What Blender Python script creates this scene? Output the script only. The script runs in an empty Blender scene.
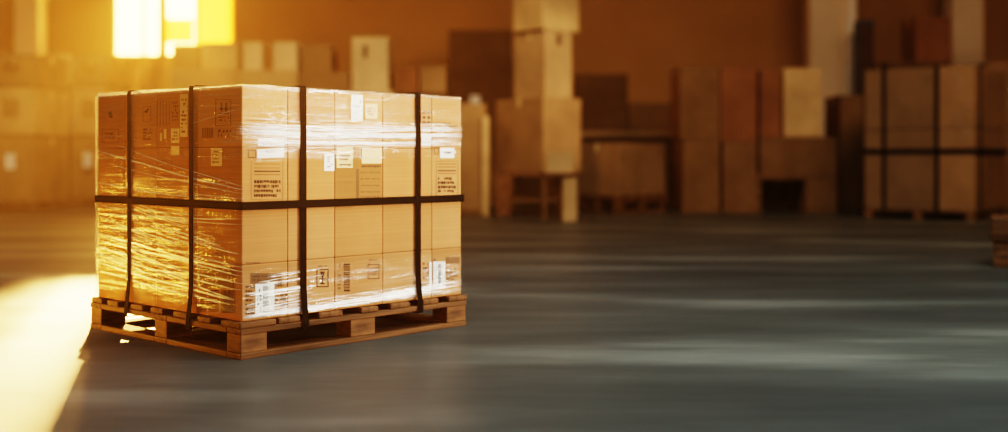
import bpy, bmesh, math, random
from mathutils import Vector, Matrix
random.seed(7)
SC = bpy.context.scene
COL = SC.collection
F, CX, HY, CH = 1118.0, 504.0, 158.0, 0.806      # focal length (px), centre column, horizon row, camera height
PI = math.pi

# ------------------------------------------------------------------ helpers
def X(px, Y): return (px - CX) / F * Y
def Z(py, Y): return CH - (py - HY) / F * Y

class MB:
    """collects polygons with material slots, then links ONE mesh object"""
    def __init__(s): s.v, s.f, s.m, s.uv = [], [], [], []
    def poly(s, pts, m=0, uvs=None):
        i = len(s.v); s.v += [tuple(p) for p in pts]
        s.f.append(tuple(range(i, i + len(pts)))); s.m.append(m)
        s.uv.append(uvs or [(0.0, 0.0)] * len(pts))
    def box(s, x0, x1, y0, y1, z0, z1, m=0, bev=0.0, M=None):
        bm = bmesh.new(); bmesh.ops.create_cube(bm, size=1)
        for v in bm.verts:
            v.co = Vector(((x0 + x1) / 2 + v.co.x * (x1 - x0), (y0 + y1) / 2 + v.co.y * (y1 - y0), (z0 + z1) / 2 + v.co.z * (z1 - z0)))
        if bev > 0:
            bmesh.ops.bevel(bm, geom=bm.edges[:], offset=bev, segments=2, affect='EDGES', profile=0.6)
        i = len(s.v)
        bm.verts.index_update()
        for v in bm.verts:
            p = M @ v.co if M else v.co
            s.v.append(tuple(p))
        for f in bm.faces:
            s.f.append(tuple(i + v.index for v in f.verts)); s.m.append(m); s.uv.append([(0.0, 0.0)] * len(f.verts))
        bm.free()
    def build(s, name, mats, parent=None, loc=(0, 0, 0), rz=0.0, smooth=False):
        me = bpy.data.meshes.new(name)
        me.from_pydata(s.v, [], s.f); me.update()
        for m in (mats if isinstance(mats, (list, tuple)) else [mats]): me.materials.append(m)
        uvl = me.uv_layers.new(name='UVMap')
        for p, mi, uv in zip(me.polygons, s.m, s.uv):
            p.material_index = mi; p.use_smooth = smooth
            for k, li in enumerate(p.loop_indices): uvl.data[li].uv = uv[k]
        o = bpy.data.objects.new(name, me); COL.objects.link(o)
        o.parent = parent; o.location = loc; o.rotation_euler = (0, 0, rz)
        return o

def tag(o, label=None, cat=None, group=None, kind=None):
    for k, v in (('label', label), ('category', cat), ('group', group), ('kind', kind)):
        if v: o[k] = v
    return o
def empty(name, loc=(0, 0, 0), rz=0.0):
    o = bpy.data.objects.new(name, None); COL.objects.link(o)
    o.location = loc; o.rotation_euler = (0, 0, rz); o.empty_display_size = 0.2
    return o

# ------------------------------------------------------------------ materials
class NT:
    def __init__(s, name):
        s.mat = bpy.data.materials.new(name); s.mat.use_nodes = True
        s.t = s.mat.node_tree; s.t.nodes.clear()
        s.out = s.n('ShaderNodeOutputMaterial')
    def n(s, kind, **kw):
        nd = s.t.nodes.new(kind)
        for k, v in kw.items():
            if k in nd.inputs: nd.inputs[k].default_value = v
            else: setattr(nd, k, v)
        return nd
    def l(s, a, b): s.t.links.new(a, b)
    def surf(s, o): s.l(o, s.out.inputs['Surface']); return s.mat
    def noise(s, coord, scale3, scale=1.0, detail=3.0, rot=(0, 0, 0)):
        tc = s.n('ShaderNodeTexCoord'); mp = s.n('ShaderNodeMapping')
        mp.inputs['Scale'].default_value = scale3; mp.inputs['Rotation'].default_value = rot
        s.l(tc.outputs[coord], mp.inputs['Vector'])
        nz = s.n('ShaderNodeTexNoise'); nz.inputs['Scale'].default_value = scale; nz.inputs['Detail'].default_value = detail
        s.l(mp.outputs['Vector'], nz.inputs['Vector'])
        return nz.outputs['Fac']
    def ramp(s, fac, stops):
        r = s.n('ShaderNodeValToRGB'); e = r.color_ramp.elements
        while len(e) < len(stops): e.new(0.5)
        for el, (p, c) in zip(e, stops):
            el.position = p; el.color = (*c, 1) if len(c) == 3 else c
        s.l(fac, r.inputs['Fac'])
        return r.outputs['Color']

def mat_solid(name, c0, c1, sc3=(6, 6, 6), rough=0.7, spec=0.3, bump=0.0, coord='Object', coat=0.0):
    t = NT(name); fac = t.noise(coord, sc3)
    col = t.ramp(fac, [(0.3, c0), (0.7, c1)])
    b = t.n('ShaderNodeBsdfPrincipled'); b.inputs['Roughness'].default_value = rough
    b.inputs['Specular IOR Level'].default_value = spec; b.inputs['Coat Weight'].default_value = coat
    b.inputs['Coat Roughness'].default_value = 0.15
    t.l(col, b.inputs['Base Color'])
    if bump:
        bp = t.n('ShaderNodeBump'); bp.inputs['Strength'].default_value = bump; bp.inputs['Distance'].default_value = 0.01
        t.l(fac, bp.inputs['Height']); t.l(bp.outputs['Normal'], b.inputs['Normal'])
    return t.surf(b.outputs[0])

def cardboard(name, c, rough=0.85, coat=0.0):
    """kraft board: fine horizontal flute lines over soft blotches"""
    t = NT(name)
    big = t.noise('Object', (2.2, 2.2, 2.2), detail=4); fine = t.noise('Object', (3, 3, 160), detail=1)
    d = tuple(x * 0.80 for x in c); l_ = tuple(min(1, x * 1.12) for x in c)
    col = t.ramp(big, [(0.3, d), (0.7, l_)])
    mx = t.n('ShaderNodeMixRGB', blend_type='MULTIPLY'); mx.inputs['Fac'].default_value = 0.35
    t.l(col, mx.inputs['Color1']); t.l(t.ramp(fine, [(0.35, (0.72, 0.72, 0.72)), (0.65, (1, 1, 1))]), mx.inputs['Color2'])
    b = t.n('ShaderNodeBsdfPrincipled'); b.inputs['Roughness'].default_value = rough
    b.inputs['Specular IOR Level'].default_value = 0.06; b.inputs['Coat Weight'].default_value = coat; b.inputs['Coat Roughness'].default_value = 0.2
    t.l(mx.outputs[0], b.inputs['Base Color'])
    return t.surf(b.outputs[0])

def wood(name, c0, c1, sc3):
    t = NT(name); g = t.noise('Object', sc3, detail=6)
    b = t.n('ShaderNodeBsdfPrincipled'); b.inputs['Roughness'].default_value = 0.68; b.inputs['Specular IOR Level'].default_value = 0.25
    t.l(t.ramp(g, [(0.3, c0), (0.5, tuple((a + d) / 2 for a, d in zip(c0, c1))), (0.72, c1)]), b.inputs['Base Color'])
    bp = t.n('ShaderNodeBump'); bp.inputs['Strength'].default_value = 0.35; bp.inputs['Distance'].default_value = 0.004
    t.l(g, bp.inputs['Height']); t.l(bp.outputs['Normal'], b.inputs['Normal'])
    return t.surf(b.outputs[0])

def film(name, base, peak, su, sv, lo, hi, seed=0.0, trans=0.5, tint=(0.95, 0.95, 0.95)):
    """clear stretch film: transparent, with cloudy stretched streaks and a glossy skin"""
    t = NT(name)
    tc = t.n('ShaderNodeTexCoord'); mp = t.n('ShaderNodeMapping')
    mp.inputs['Scale'].default_value = (su, sv, 1); mp.inputs['Location'].default_value = (seed, seed * 1.7, 0)
    t.l(tc.outputs['UV'], mp.inputs['Vector'])
    nz = t.n('ShaderNodeTexNoise'); nz.inputs['Scale'].default_value = 1; nz.inputs['Detail'].default_value = 4; nz.inputs['Roughness'].default_value = 0.62
    t.l(mp.outputs['Vector'], nz.inputs['Vector'])
    mr = t.n('ShaderNodeMapRange'); mr.inputs['From Min'].default_value = lo; mr.inputs['From Max'].default_value = hi
    mr.inputs['To Min'].default_value = base; mr.inputs['To Max'].default_value = peak
    t.l(nz.outputs['Fac'], mr.inputs['Value'])
    dif = t.n('ShaderNodeBsdfDiffuse'); dif.inputs['Color'].default_value = (*tint, 1)
    trl = t.n('ShaderNodeBsdfTranslucent'); trl.inputs['Color'].default_value = (*tint, 1)
    gl = t.n('ShaderNodeBsdfGlossy'); gl.inputs['Roughness'].default_value = 0.17
    bp = t.n('ShaderNodeBump'); bp.inputs['Strength'].default_value = 0.6; bp.inputs['Distance'].default_value = 0.006
    t.l(nz.outputs['Fac'], bp.inputs['Height'])
    t.l(bp.outputs['Normal'], gl.inputs['Normal'])
    m1 = t.n('ShaderNodeMixShader'); m1.inputs[0].default_value = trans
    t.l(dif.outputs[0], m1.inputs[1]); t.l(trl.outputs[0], m1.inputs[2])
    m2 = t.n('ShaderNodeMixShader'); m2.inputs[0].default_value = 0.35
    t.l(m1.outputs[0], m2.inputs[1]); t.l(gl.outputs[0], m2.inputs[2])
    tr = t.n('ShaderNodeBsdfTransparent'); m3 = t.n('ShaderNodeMixShader')
    t.l(mr.outputs[0], m3.inputs[0]); t.l(tr.outputs[0], m3.inputs[1]); t.l(m2.outputs[0], m3.inputs[2])
    return t.surf(m3.outputs[0])

M = {}
M['kraft'] = cardboard('kraft_board', (0.51, 0.25, 0.112))
M['kraft_pale'] = cardboard('kraft_board_pale', (0.56, 0.285, 0.133))
M['kraft_dark'] = cardboard('kraft_board_dark', (0.36, 0.18, 0.075))
M['kraft_red'] = cardboard('kraft_board_red', (0.42, 0.19, 0.085))
M['kraft_gold'] = cardboard('kraft_board_gold', (0.74, 0.50, 0.22))
M['kraft_brown'] = cardboard('kraft_board_brown', (0.26, 0.145, 0.07))
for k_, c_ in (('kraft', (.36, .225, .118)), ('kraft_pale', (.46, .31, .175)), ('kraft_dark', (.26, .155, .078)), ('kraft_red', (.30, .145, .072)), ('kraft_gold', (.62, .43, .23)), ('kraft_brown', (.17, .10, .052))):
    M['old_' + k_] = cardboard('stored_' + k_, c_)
M['old_grey'] = cardboard('stored_grey_board', (.25, .165, .095)); M['cream'] = cardboard('cream_board', (.80, .62, .38))
M['ink'] = mat_solid('printing_ink', (0.06, 0.03, 0.015), (0.12, 0.06, 0.03), rough=0.8)
M['ink_soft'] = mat_solid('faded_printing_ink', (0.17, 0.08, 0.035), (0.24, 0.12, 0.05), rough=0.8)
M['ink_blue'] = mat_solid('label_ink', (0.05, 0.07, 0.10), (0.10, 0.13, 0.18), rough=0.7)
M['paper'] = mat_solid('label_paper', (0.80, 0.80, 0.78), (0.90, 0.90, 0.88), rough=0.55)
M['paper_tan'] = mat_solid('tan_label_paper', (0.70, 0.50, 0.27), (0.78, 0.58, 0.34), rough=0.6)
M['strap'] = mat_solid('dark_strapping', (0.005, 0.004, 0.003), (0.012, 0.009, 0.007), (3, 3, 120), rough=0.75, spec=0.05)
M['wood_x'] = wood('pallet_wood_lengthwise', (0.065, 0.03, 0.013), (0.25, 0.12, 0.052), (2, 40, 40))
M['wood_y'] = wood('pallet_wood_crosswise', (0.065, 0.03, 0.013), (0.25, 0.12, 0.052), (40, 2, 40))
M['wood_b'] = wood('pallet_block_wood', (0.10, 0.045, 0.02), (0.30, 0.145, 0.063), (8, 8, 30))
M['wood_dark'] = wood('dark_wood', (0.13, 0.07, 0.03), (0.28, 0.16, 0.075), (3, 20, 20))
M['wall'] = mat_solid('ochre_plaster', (0.40, 0.225, 0.10), (0.50, 0.29, 0.13), (0.5, 0.5, 0.5), rough=0.85, spec=0.1)
M['column'] = mat_solid('column_paint', (0.66, 0.52, 0.36), (0.78, 0.62, 0.45), (1, 1, 1), rough=0.7)
M['ceiling'] = mat_solid('ceiling_sheet', (0.16, 0.09, 0.04), (0.22, 0.12, 0.055), (1, 1, 1), rough=0.8)
M['metal'] = mat_solid('window_metal', (0.30, 0.22, 0.12), (0.38, 0.28, 0.16), rough=0.4)
M['dark_blue'] = mat_solid('dark_blue_paint', (0.045, 0.05, 0.07), (0.07, 0.075, 0.10), rough=0.5)

def floor_mat():
    t = NT('polished_concrete')
    a = t.noise('Object', (0.35, 1.5, 1), detail=5, rot=(0, 0, 0.12)); c = t.noise('Object', (5, 16, 1), detail=4)
    col = t.ramp(a, [(0.28, (0.046, 0.055, 0.055)), (0.52, (0.082, 0.096, 0.092)), (0.72, (0.20, 0.22, 0.20))])
    mx = t.n('ShaderNodeMixRGB', blend_type='MULTIPLY'); mx.inputs['Fac'].default_value = 0.5
    t.l(col, mx.inputs['Color1']); t.l(t.ramp(c, [(0.3, (0.7, 0.7, 0.7)), (0.7, (1, 1, 1))]), mx.inputs['Color2'])
    b = t.n('ShaderNodeBsdfPrincipled')
    t.l(mx.outputs[0], b.inputs['Base Color'])
    t.l(t.ramp(a, [(0.3, (0.50, 0.50, 0.50)), (0.7, (0.36, 0.36, 0.36))]), b.inputs['Roughness'])
    b.inputs['Specular IOR Level'].default_value = 0.35
    bp = t.n('ShaderNodeBump'); bp.inputs['Strength'].default_value = 0.12; bp.inputs['Distance'].default_value = 0.01
    t.l(c, bp.inputs['Height']); t.l(bp.outputs['Normal'], b.inputs['Normal'])
    return t.surf(b.outputs[0])
M['floor'] = floor_mat()
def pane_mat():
    t = NT('glowing_window_glass'); tr = t.n('ShaderNodeBsdfTransparent'); tl = t.n('ShaderNodeBsdfTranslucent')
    tl.inputs['Color'].default_value = (1, .93, .78, 1)  # translucent share added so the panes glow like bright sky
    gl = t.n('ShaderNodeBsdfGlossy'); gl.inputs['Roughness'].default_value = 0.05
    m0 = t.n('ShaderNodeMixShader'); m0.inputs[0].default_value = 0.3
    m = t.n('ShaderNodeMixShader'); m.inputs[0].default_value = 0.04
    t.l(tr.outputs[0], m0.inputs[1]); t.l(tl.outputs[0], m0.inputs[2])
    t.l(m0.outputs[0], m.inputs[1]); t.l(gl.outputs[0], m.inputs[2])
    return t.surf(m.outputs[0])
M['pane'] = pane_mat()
def glow_cloth_mat():  # translucent cloth made up for the gold glow beside the clear window
    t = NT('gold_glow_cloth'); n = t.noise('Object', (60, 2, 2))
    tl = t.n('ShaderNodeBsdfTranslucent'); d = t.n('ShaderNodeBsdfDiffuse')
    c = t.ramp(n, [(0.3, (0.80, 0.52, 0.20)), (0.7, (0.9, 0.62, 0.26))])
    t.l(c, tl.inputs['Color']); t.l(c, d.inputs['Color'])
    m = t.n('ShaderNodeMixShader'); m.inputs[0].default_value = 0.6
    t.l(d.outputs[0], m.inputs[1]); t.l(tl.outputs[0], m.inputs[2])
    return t.surf(m.outputs[0])
M['glow_cloth'] = glow_cloth_mat()
M['film_sheet'] = film('stretch_film_sheet', 0.015, 0.42, 1.6, 70, 0.52, 0.78, 0.0)
M['film_sheet2'] = film('stretch_film_lower_sheet', 0.012, 0.30, 1.6, 60, 0.54, 0.80, 5.3)
M['film_sheet3'] = film('stretch_film_diagonal_sheet', 0.02, 0.5, 1.4, 75, 0.48, 0.76, 7.7)
M['film_fold'] = film('stretch_film_fold', 0.45, 1.0, 5, 3, 0.35, 0.6, 2.1, trans=0.2)
M['film_thin'] = film('stretch_film_thin_fold', 0.10, 0.7, 4, 3, 0.40, 0.66, 8.2)
M['film_rim'] = film('stretch_film_glow_rim', 0.12, 0.55, 20, 4, 0.35, 0.65, 3.3, trans=0.8)
M['film_bg'] = film('distant_stretch_film', 0.01, 0.5, 2.5, 6, 0.55, 0.75, 6.0)

# ------------------------------------------------------------------ setting
WY, WXL, WXR, WZ = 22.0, -12.5, 12.5, 7.0
def struct(name, mb, mat, parent=None):
    o = mb.build(name, mat, parent)
    if parent is None: o['kind'] = 'structure'
    return o
b = MB(); b.box(WXL, WXR, -5, WY, -0.2, 0); struct('floor', b, M['floor'])
b = MB(); b.box(WXL, WXR, -5, WY, WZ, WZ + 0.2); struct('ceiling', b, M['ceiling'])
b = MB(); b.box(WXL - 0.2, WXL, -5.2, WY + 0.2, -0.2, WZ + 0.2); struct('wall_left', b, M['wall'])
b = MB(); b.box(WXR, WXR + 0.2, -5.2, WY + 0.2, -0.2, WZ + 0.2); struct('wall_right', b, M['wall'])
b = MB(); b.box(WXL, WXR, -5.2, -5, -0.2, WZ + 0.2); struct('wall_front', b, M['wall'])
W1 = (X(112, WY), X(160, WY)); W2 = (X(163, WY), X(233, WY)); SILL, HEAD = Z(57, WY), 5.2
b = MB()
b.box(WXL, W1[0], WY, WY + 0.2, -0.2, WZ + 0.2); b.box(W1[0], W2[1], WY, WY + 0.2, -0.2, SILL)
b.box(W1[0], W2[1], WY, WY + 0.2, HEAD, WZ + 0.2); b.box(W1[1], W2[0], WY, WY + 0.2, SILL, HEAD)
b.box(W2[1], WXR, WY, WY + 0.2, -0.2, WZ + 0.2)
struct('wall_back', b, M['wall'])
def window(n, x0, x1, mullions):
    r = empty('window_%d' % n, ((x0 + x1) / 2, WY, SILL)); r['kind'] = 'structure'
    w, h, f = (x1 - x0) / 2, HEAD - SILL, 0.05
    m = MB()
    m.box(-w, w, 0.04, 0.14, 0, f); m.box(-w, w, 0.04, 0.14, h - f, h)
    m.box(-w, -w + f, 0.04, 0.14, f, h - f); m.box(w - f, w, 0.04, 0.14, f, h - f)
    for q in mullions: m.box(q - 0.03, q + 0.03, 0.05, 0.13, f, h - f)
    m.box(-w + f, w - f, 0.06, 0.12, 1.28, 1.33)
    m.build('window_frame', M['metal'], r)
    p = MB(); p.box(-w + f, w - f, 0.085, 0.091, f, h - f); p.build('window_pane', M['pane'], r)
    return r
window(1, *W1, [0.12])
w2 = window(2, *W2, [-0.05])
hw = (W2[1] - W2[0]) / 2
q = MB(); q.box(0.0, hw + 0.03, 0.005, 0.012, 0.06, HEAD - SILL - 0.1); q.build('gold_glow_panel', M['glow_cloth'], w2)  # added panel, stands in for a sunlit pillar or reveal
q = MB(); q.box(-hw + 0.06, -0.09, 0.005, 0.012, 0.28, 0.76); q.build('gold_glow_panel', M['glow_cloth'], w2)  # second added panel, for the gold patch in the left half
for i, (x0, x1, y, m) in enumerate(((14, 38, 21.3, 'column'), (810, 846, 20.5, 'column'), (953, 984, 20.5, 'column'))):
    c = MB(); c.box(X(x0, y), X(x1, y), y, y + 0.45, 0, WZ, bev=0.02)
    c.box(X(x0, y) - 0.08, X(x1, y) + 0.08, y - 0.08, y + 0.5, 0, 0.25, bev=0.02)
    struct('column', c, M[m])
c = MB()
for yy in (8, 13, 18): c.box(WXL, WXR, yy, yy + 0.3, WZ - 0.55, WZ)
struct('trim_1', c, M['ceiling'])
c = MB(); c.box(X(847, 20.4), X(857, 20.4), 20.4, 20.56, 0, WZ, bev=.03)  # pale strip standing in for the lit right edge of the column
struct('trim_2', c, mat_solid('column_bright_edge', (.80, .70, .58), (.9, .8, .68), rough=.5))

# ------------------------------------------------------------------ generic corner based placement
def uwid(px, N, A):
    k = (px - CX) / F
    return (k * N[1] - N[0]) / (math.cos(A) - k * math.sin(A))
def vwid(px, N, A): return uwid(px, N, A + PI / 2)

# ------------------------------------------------------------------ the main load
N = (X(242, 4.4815), 4.4815); A = math.radians(47.15)
cA, sA = math.cos(A), math.sin(A)
U, V, Z0, Z1 = 1.241, 1.189, 0.149, 1.099
UB = [0, .224, .471, .744, 1.047, U]; VB = [0, .330, .661, .934, V]; ZB = [Z0, .377, .614, .850, Z1]
def W(u, v, z=0.0): return (N[0] + u * cA - v * sA, N[1] + u * sA + v * cA, z)
def Rp(px, py):                       # point of the right face seen at a place in the photograph -> (u, z)
    u = uwid(px, N, A); return u, Z(py, N[1] + u * sA)
def Lp(px, py):
    v = vwid(px, N, A); return v, Z(py, N[1] + v * cA)

class Face:
    """draws flat marks on one face of a carton or label; a = coordinate along the face, z up; e = stand-off"""
    def __init__(s, mb, side, c, e): s.mb, s.side, s.c, s.e = mb, side, c, e
    def pt(s, a, z):
        p = (a, -s.e, z) if s.side == 'R' else (-s.e, a, z)
        return (p[0] - s.c[0], p[1] - s.c[1], p[2] - s.c[2])
    def map(s, px, py): return Rp(px, py) if s.side == 'R' else Lp(px, py)
    def quad(s, pts, m):
        q = [s.pt(*s.map(*p)) for p in pts]
        s.mb.poly(q, m)
    def rect(s, x0, y0, x1, y1, m=1):
        s.quad([(x0, y1), (x1, y1), (x1, y0), (x0, y0)], m)
    def outline(s, x0, y0, x1, y1, m=1, w=0.7):
        s.rect(x0, y0, x1, y0 + w, m); s.rect(x0, y1 - w, x1, y1, m); s.rect(x0, y0, x0 + w, y1, m); s.rect(x1 - w, y0, x1, y1, m)
    def text(s, x0, y0, x1, y1, m=1, rows=1, dens=0.75, g=1.6):
        h = (y1 - y0) / rows
        for r in range(rows):
            x = x0; yy = y0 + r * h; end = x1 - random.random() * (x1 - x0) * 0.25 * (rows > 1)
            while x < end:
                w = random.uniform(0.5, g)
                if random.random() < dens: s.rect(x, yy + h * 0.15, min(x + w, x1), yy + h * random.uniform(0.6, 0.85), m)
                x += w + random.uniform(0.3, 0.7)
    def lines(s, x0, x1, ys, m=1, w=0.8):
        for y in ys: s.rect(x0, y - w / 2, x1, y + w / 2, m)
    def hbars(s, x0, y0, x1, y1, m=1):
        y = y0
        while y < y1:
            w = random.uniform(0.5, 1.5); s.rect(x0, y, x1, min(y + w, y1), m); y += w + random.uniform(0.5, 1.0)
    def vbars(s, x0, y0, x1, y1, m=1):
        x = x0
        while x < x1:
            w = random.uniform(0.4, 1.1); s.rect(x, y0, min(x + w, x1), y1, m); x += w + random.uniform(0.4, 0.8)
    def arrows(s, x0, y0, x1, y1, m=1, up=True):
        w = x1 - x0
        for k in (0.28, 0.72):
            c = x0 + w * k
            t, b = (y0, y1) if up else (y1, y0)
            mid = t + (b - t) * 0.45
            s.quad([(c - w * .2, mid), (c + w * .2, mid), (c, t)] if up else [(c + w * .2, mid), (c - w * .2, mid), (c, t)], m)
            s.rect(c - w * .07, min(mid, b), c + w * .07, max(mid, b), m)
        s.rect(x0, y1 + 1, x1, y1 + 1.8, m)
    def goblet(s, x0, y0, x1, y1, m=1):
        c = (x0 + x1) / 2; w = x1 - x0; h = y1 - y0
        s.quad([(c - w * .3, y0), (c - w * .12, y0 + h * .45), (c + w * .12, y0 + h * .45), (c + w * .3, y0)], m)
        s.rect(c - w * .06, y0 + h * .4, c + w * .06, y1, m); s.rect(c - w * .28, y1 - h * .1, c + w * .28, y1, m)
        s.rect(c - w * .45, y0 + h * .55, c + w * .45, y0 + h * .62, m)

def sticker(parent, c, side, x0, y0, x1, y1, label, draw=None, mat='paper', tilt=0.0, e=0.0022):
    """paper label stuck on a carton: a thin card with its own marks"""
    mb = MB(); f = Face(mb, side, c, e)
    a0, a1 = f.map(x0, (y0 + y1) / 2)[0], f.map(x1, (y0 + y1) / 2)[0]
    pts = [(x0, y1 + tilt), (x1, y1 + tilt * 0.2), (x1, y0 - tilt * 0.2), (x0, y0 + tilt)]
    f.quad(pts, 0)
    g = Face(mb, side, c, 0.0005)
    top = [f.pt(*f.map(*p)) for p in pts]; bot = [g.pt(*g.map(*p)) for p in pts]
    for i in range(4):
        j = (i + 1) % 4; mb.poly([bot[i], bot[j], top[j], top[i]], 0)
    if draw: draw(Face(mb, side, c, e + 0.0006))
    o = mb.build('shipping_label', [M[mat], M['ink'], M['ink_soft'], M['ink_blue']], parent)
    o['label'] = label
    return o

MATS = ['kraft', 'kraft_pale', 'kraft', 'kraft_pale', 'kraft']
RIGHT_COL = ['near corner', 'second column', 'third column', 'fourth column', 'far edge']
LEFT_COL = ['near corner', 'second column', 'third column', 'far edge']
TIER = ['bottom tier', 'second tier', 'third tier', 'top tier']
CART = {}
LOOK = {('R', 0, 2): 'carton with tilted white label', ('R', 2, 2): 'darker carton with tan labels', ('R', 0, 0): 'carton with white barcode label',
        ('R', 1, 0): 'carton printed with goblet symbol', ('R', 2, 0): 'carton with upright barcode', ('R', 4, 0): 'carton with white barcode label',
        ('R', 4, 2): 'carton with ruled text block', ('R', 0, 3): 'carton with down arrow symbols', ('R', 1, 2): 'carton with small white sticker', ('R', 2, 3): 'carton with tall white label',
        ('L', 1, 3): 'carton with long paper strip'}
def add_carton(side, i, t):
    if side == 'R': u0, u1, v0, v1 = UB[i], UB[i + 1], 0, VB[1]
    else: u0, u1, v0, v1 = 0, U, VB[i], VB[i + 1]
    z0, z1 = ZB[t], ZB[t + 1]; g = 0.0012
    c = ((u0 + u1) / 2, (v0 + v1) / 2, z0)
    mb = MB(); hx, hy = (u1 - u0) / 2 - g, (v1 - v0) / 2 - g
    mb.box(-hx, hx, -hy, hy, 0.0004, z1 - z0 - 0.0008, 0, bev=0.0035)
    # flap joint and sealing tape on the lid of the top tier
    if t == 3: mb.box(-hx + 0.01, hx - 0.01, -0.025, 0.025, z1 - z0 - 0.0008, z1 - z0 - 0.0002, 2)
    draw_marks(mb, side, i, t, c)
    k = MATS[(i + t * 2) % 5] if (side, i, t) != ('R', 2, 2) else 'kraft_dark'
    o = mb.build('carton', [M[k], M['ink'], M['ink_soft'], M['paper_tan']], None, W(*c), A)
    look = LOOK.get((side, i, t), 'plain brown carton')
    tag(o, '%s, %s face of foreground load, %s, %s' % (look, {'R': 'right', 'L': 'left'}[side], TIER[t], RIGHT_COL[i] if side == 'R' else LEFT_COL[i]), 'box', 'cartons of the foreground pallet load')
    CART[(side, i, t)] = (o, c)
    return o

def draw_marks(mb, side, i, t, c):
    R = Face(mb, 'R', c, -0.0004 + 0.0014 - 0.0006); L = Face(mb, 'L', c, 0.0004)
    key = (side, i, t)
    if key == ('R', 0, 2):
        R.outline(248, 150, 256, 158, 1, .7)
        R.lines(254, 280, (160, 164, 168, 174.6), 2, .7); R.lines(254, 280, (171.3,), 1, 1.3)
        R.text(254, 179.5, 280.5, 198, 1, 4, .92, 2.4)
        R.outline(251, 157, 283, 200, 2, .4)
        L.rect(211, 148, 222, 166, 3); L.text(212.5, 150, 220, 164, 2, 4)
    if key == ('R', 0, 3):
        R.lines(246, 285, (120.5, 124, 128.5), 2, .5)
        L.outline(215.5, 99, 231, 126, 2, .6); L.arrows(218.5, 103, 229, 112, 1, up=False); L.text(219, 116, 229, 122, 2, 2)
        L.text(218, 129, 232, 138, 1, 2); L.vbars(202, 128, 213, 138, 2)
    if key == ('R', 2, 2):
        R.text(339, 141.8, 352, 144.6, 1, 1, .95); R.text(356, 141.5, 362, 144.6, 1, 1, .9)
        R.lines(336.5, 353, (176, 182), 2, .4)
        R.text(361.5, 165, 381, 168, 1, 1, .9)
        for y in (172.5, 179, 185.5, 192, 197): R.text(360.5, y - 1.2, 380, y + 1.2, 2, 1, .95, 3)
        R.rect(356, 169, 359, 200, 2)
    if key == ('R', 3, 3) or key == ('R', 3, 2):
        for y in (111, 116, 121, 126) if t == 3 else ():
            R.rect(422.5, y, 425.5, y + 3, 1); R.rect(427.2, y, 430.2, y + 3, 1)
    if key == ('R', 4, 2):
        R.outline(433.8, 147, 438.6, 154, 1, .6)
        R.lines(438, 456, (164, 167, 173.5), 2, .7); R.lines(438, 456, (170.6,), 1, 1.1)
        R.text(438, 176.5, 456, 193.5, 1, 4, .92, 2.2); R.outline(436, 161, 458, 196, 2, .4)
    if key == ('R', 4, 3):
        R.text(434, 122, 458, 128, 2, 2)
    if key == ('R', 0, 0):
        R.rect(250.5, 273, 281.5, 284, 2); R.text(252, 275, 280, 282, 1, 2)
        R.text(275, 283, 288, 312, 1, 6, .85); R.text(245.5, 285, 254, 316, 1, 7, .85)
        L.vbars(200, 268, 236, 288, 2); L.hbars(200, 290, 219, 312, 1); L.vbars(221, 290, 236, 313, 1)
    if key == ('R', 0, 1):
        R.text(246, 262, 262, 264, 2); L.outline(215, 250, 226, 258, 2, .5); L.text(216, 252, 225, 257, 2, 2)
    if key == ('R', 1, 0):
        R.outline(316.5, 269, 328.5, 287, 1, .9); R.goblet(318.5, 271.5, 326.5, 284, 1); R.text(318, 265, 327, 267, 2)
    if key == ('R', 2, 0):
        R.hbars(343.6, 263.5, 350, 292, 1); R.text(337.8, 263, 341.2, 290, 2, 8, .6)
        R.outline(367.8, 264, 379.2, 279, 1, .7); R.text(370, 267, 377.5, 276, 1, 3, .9); R.text(369, 259, 378, 261.5, 2)
    if key == ('R', 4, 0):
        R.rect(445.5, 257, 459.5, 263.5, 2); R.text(446, 268, 458.5, 281, 1, 4, .7); R.text(433.5, 258, 436, 278, 2, 4)
    if key == ('R', 3, 0):
        R.text(423, 262, 428.5, 280, 1, 4, .8); R.hbars(420.5, 283, 428, 289, 2)
    if key == ('L', 3, 3):
        L.quad([(108, 113), (110, 118), (113, 117), (111, 111)], 1); L.outline(102, 129, 119, 143, 2, .5); L.text(105, 132, 116, 140, 2, 2)
    if key == ('L', 2, 3):
        L.quad([(144, 112), (147, 113), (149, 109), (148.5, 108)], 1); L.outline(143, 106, 151, 122, 2, .4); L.text(143, 128, 152, 141, 2, 4, .9, 3)
    if key == ('L', 1, 3):
        for x in (157, 160, 163, 166, 169): L.rect(x, 100, x + .6, 126, 2)
        L.rect(160, 133, 162, 141, 3); L.rect(164, 129, 166.5, 139, 3); L.text(172, 101, 179, 122, 2, 6)
        L.rect(171, 128.5, 179.5, 143, 3); L.text(172, 131, 178, 141, 2, 3)
    if key == ('L', 1, 2):
        L.outline(162, 160, 172, 176, 2, .5); L.rect(171, 146, 179.5, 155, 3)
    if key == ('L', 3, 1): L.text(108, 218, 113, 222, 1)
    if key == ('L', 1, 0): L.text(160, 277, 172, 282, 1, 1, .8)
    if key == ('L', 2, 0): L.text(140, 268, 152, 273, 2, 1, .8)

for t in range(4):
    for i in range(5): add_carton('R', i, t)
    for i in range(1, 4): add_carton('L', i, t)
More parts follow.
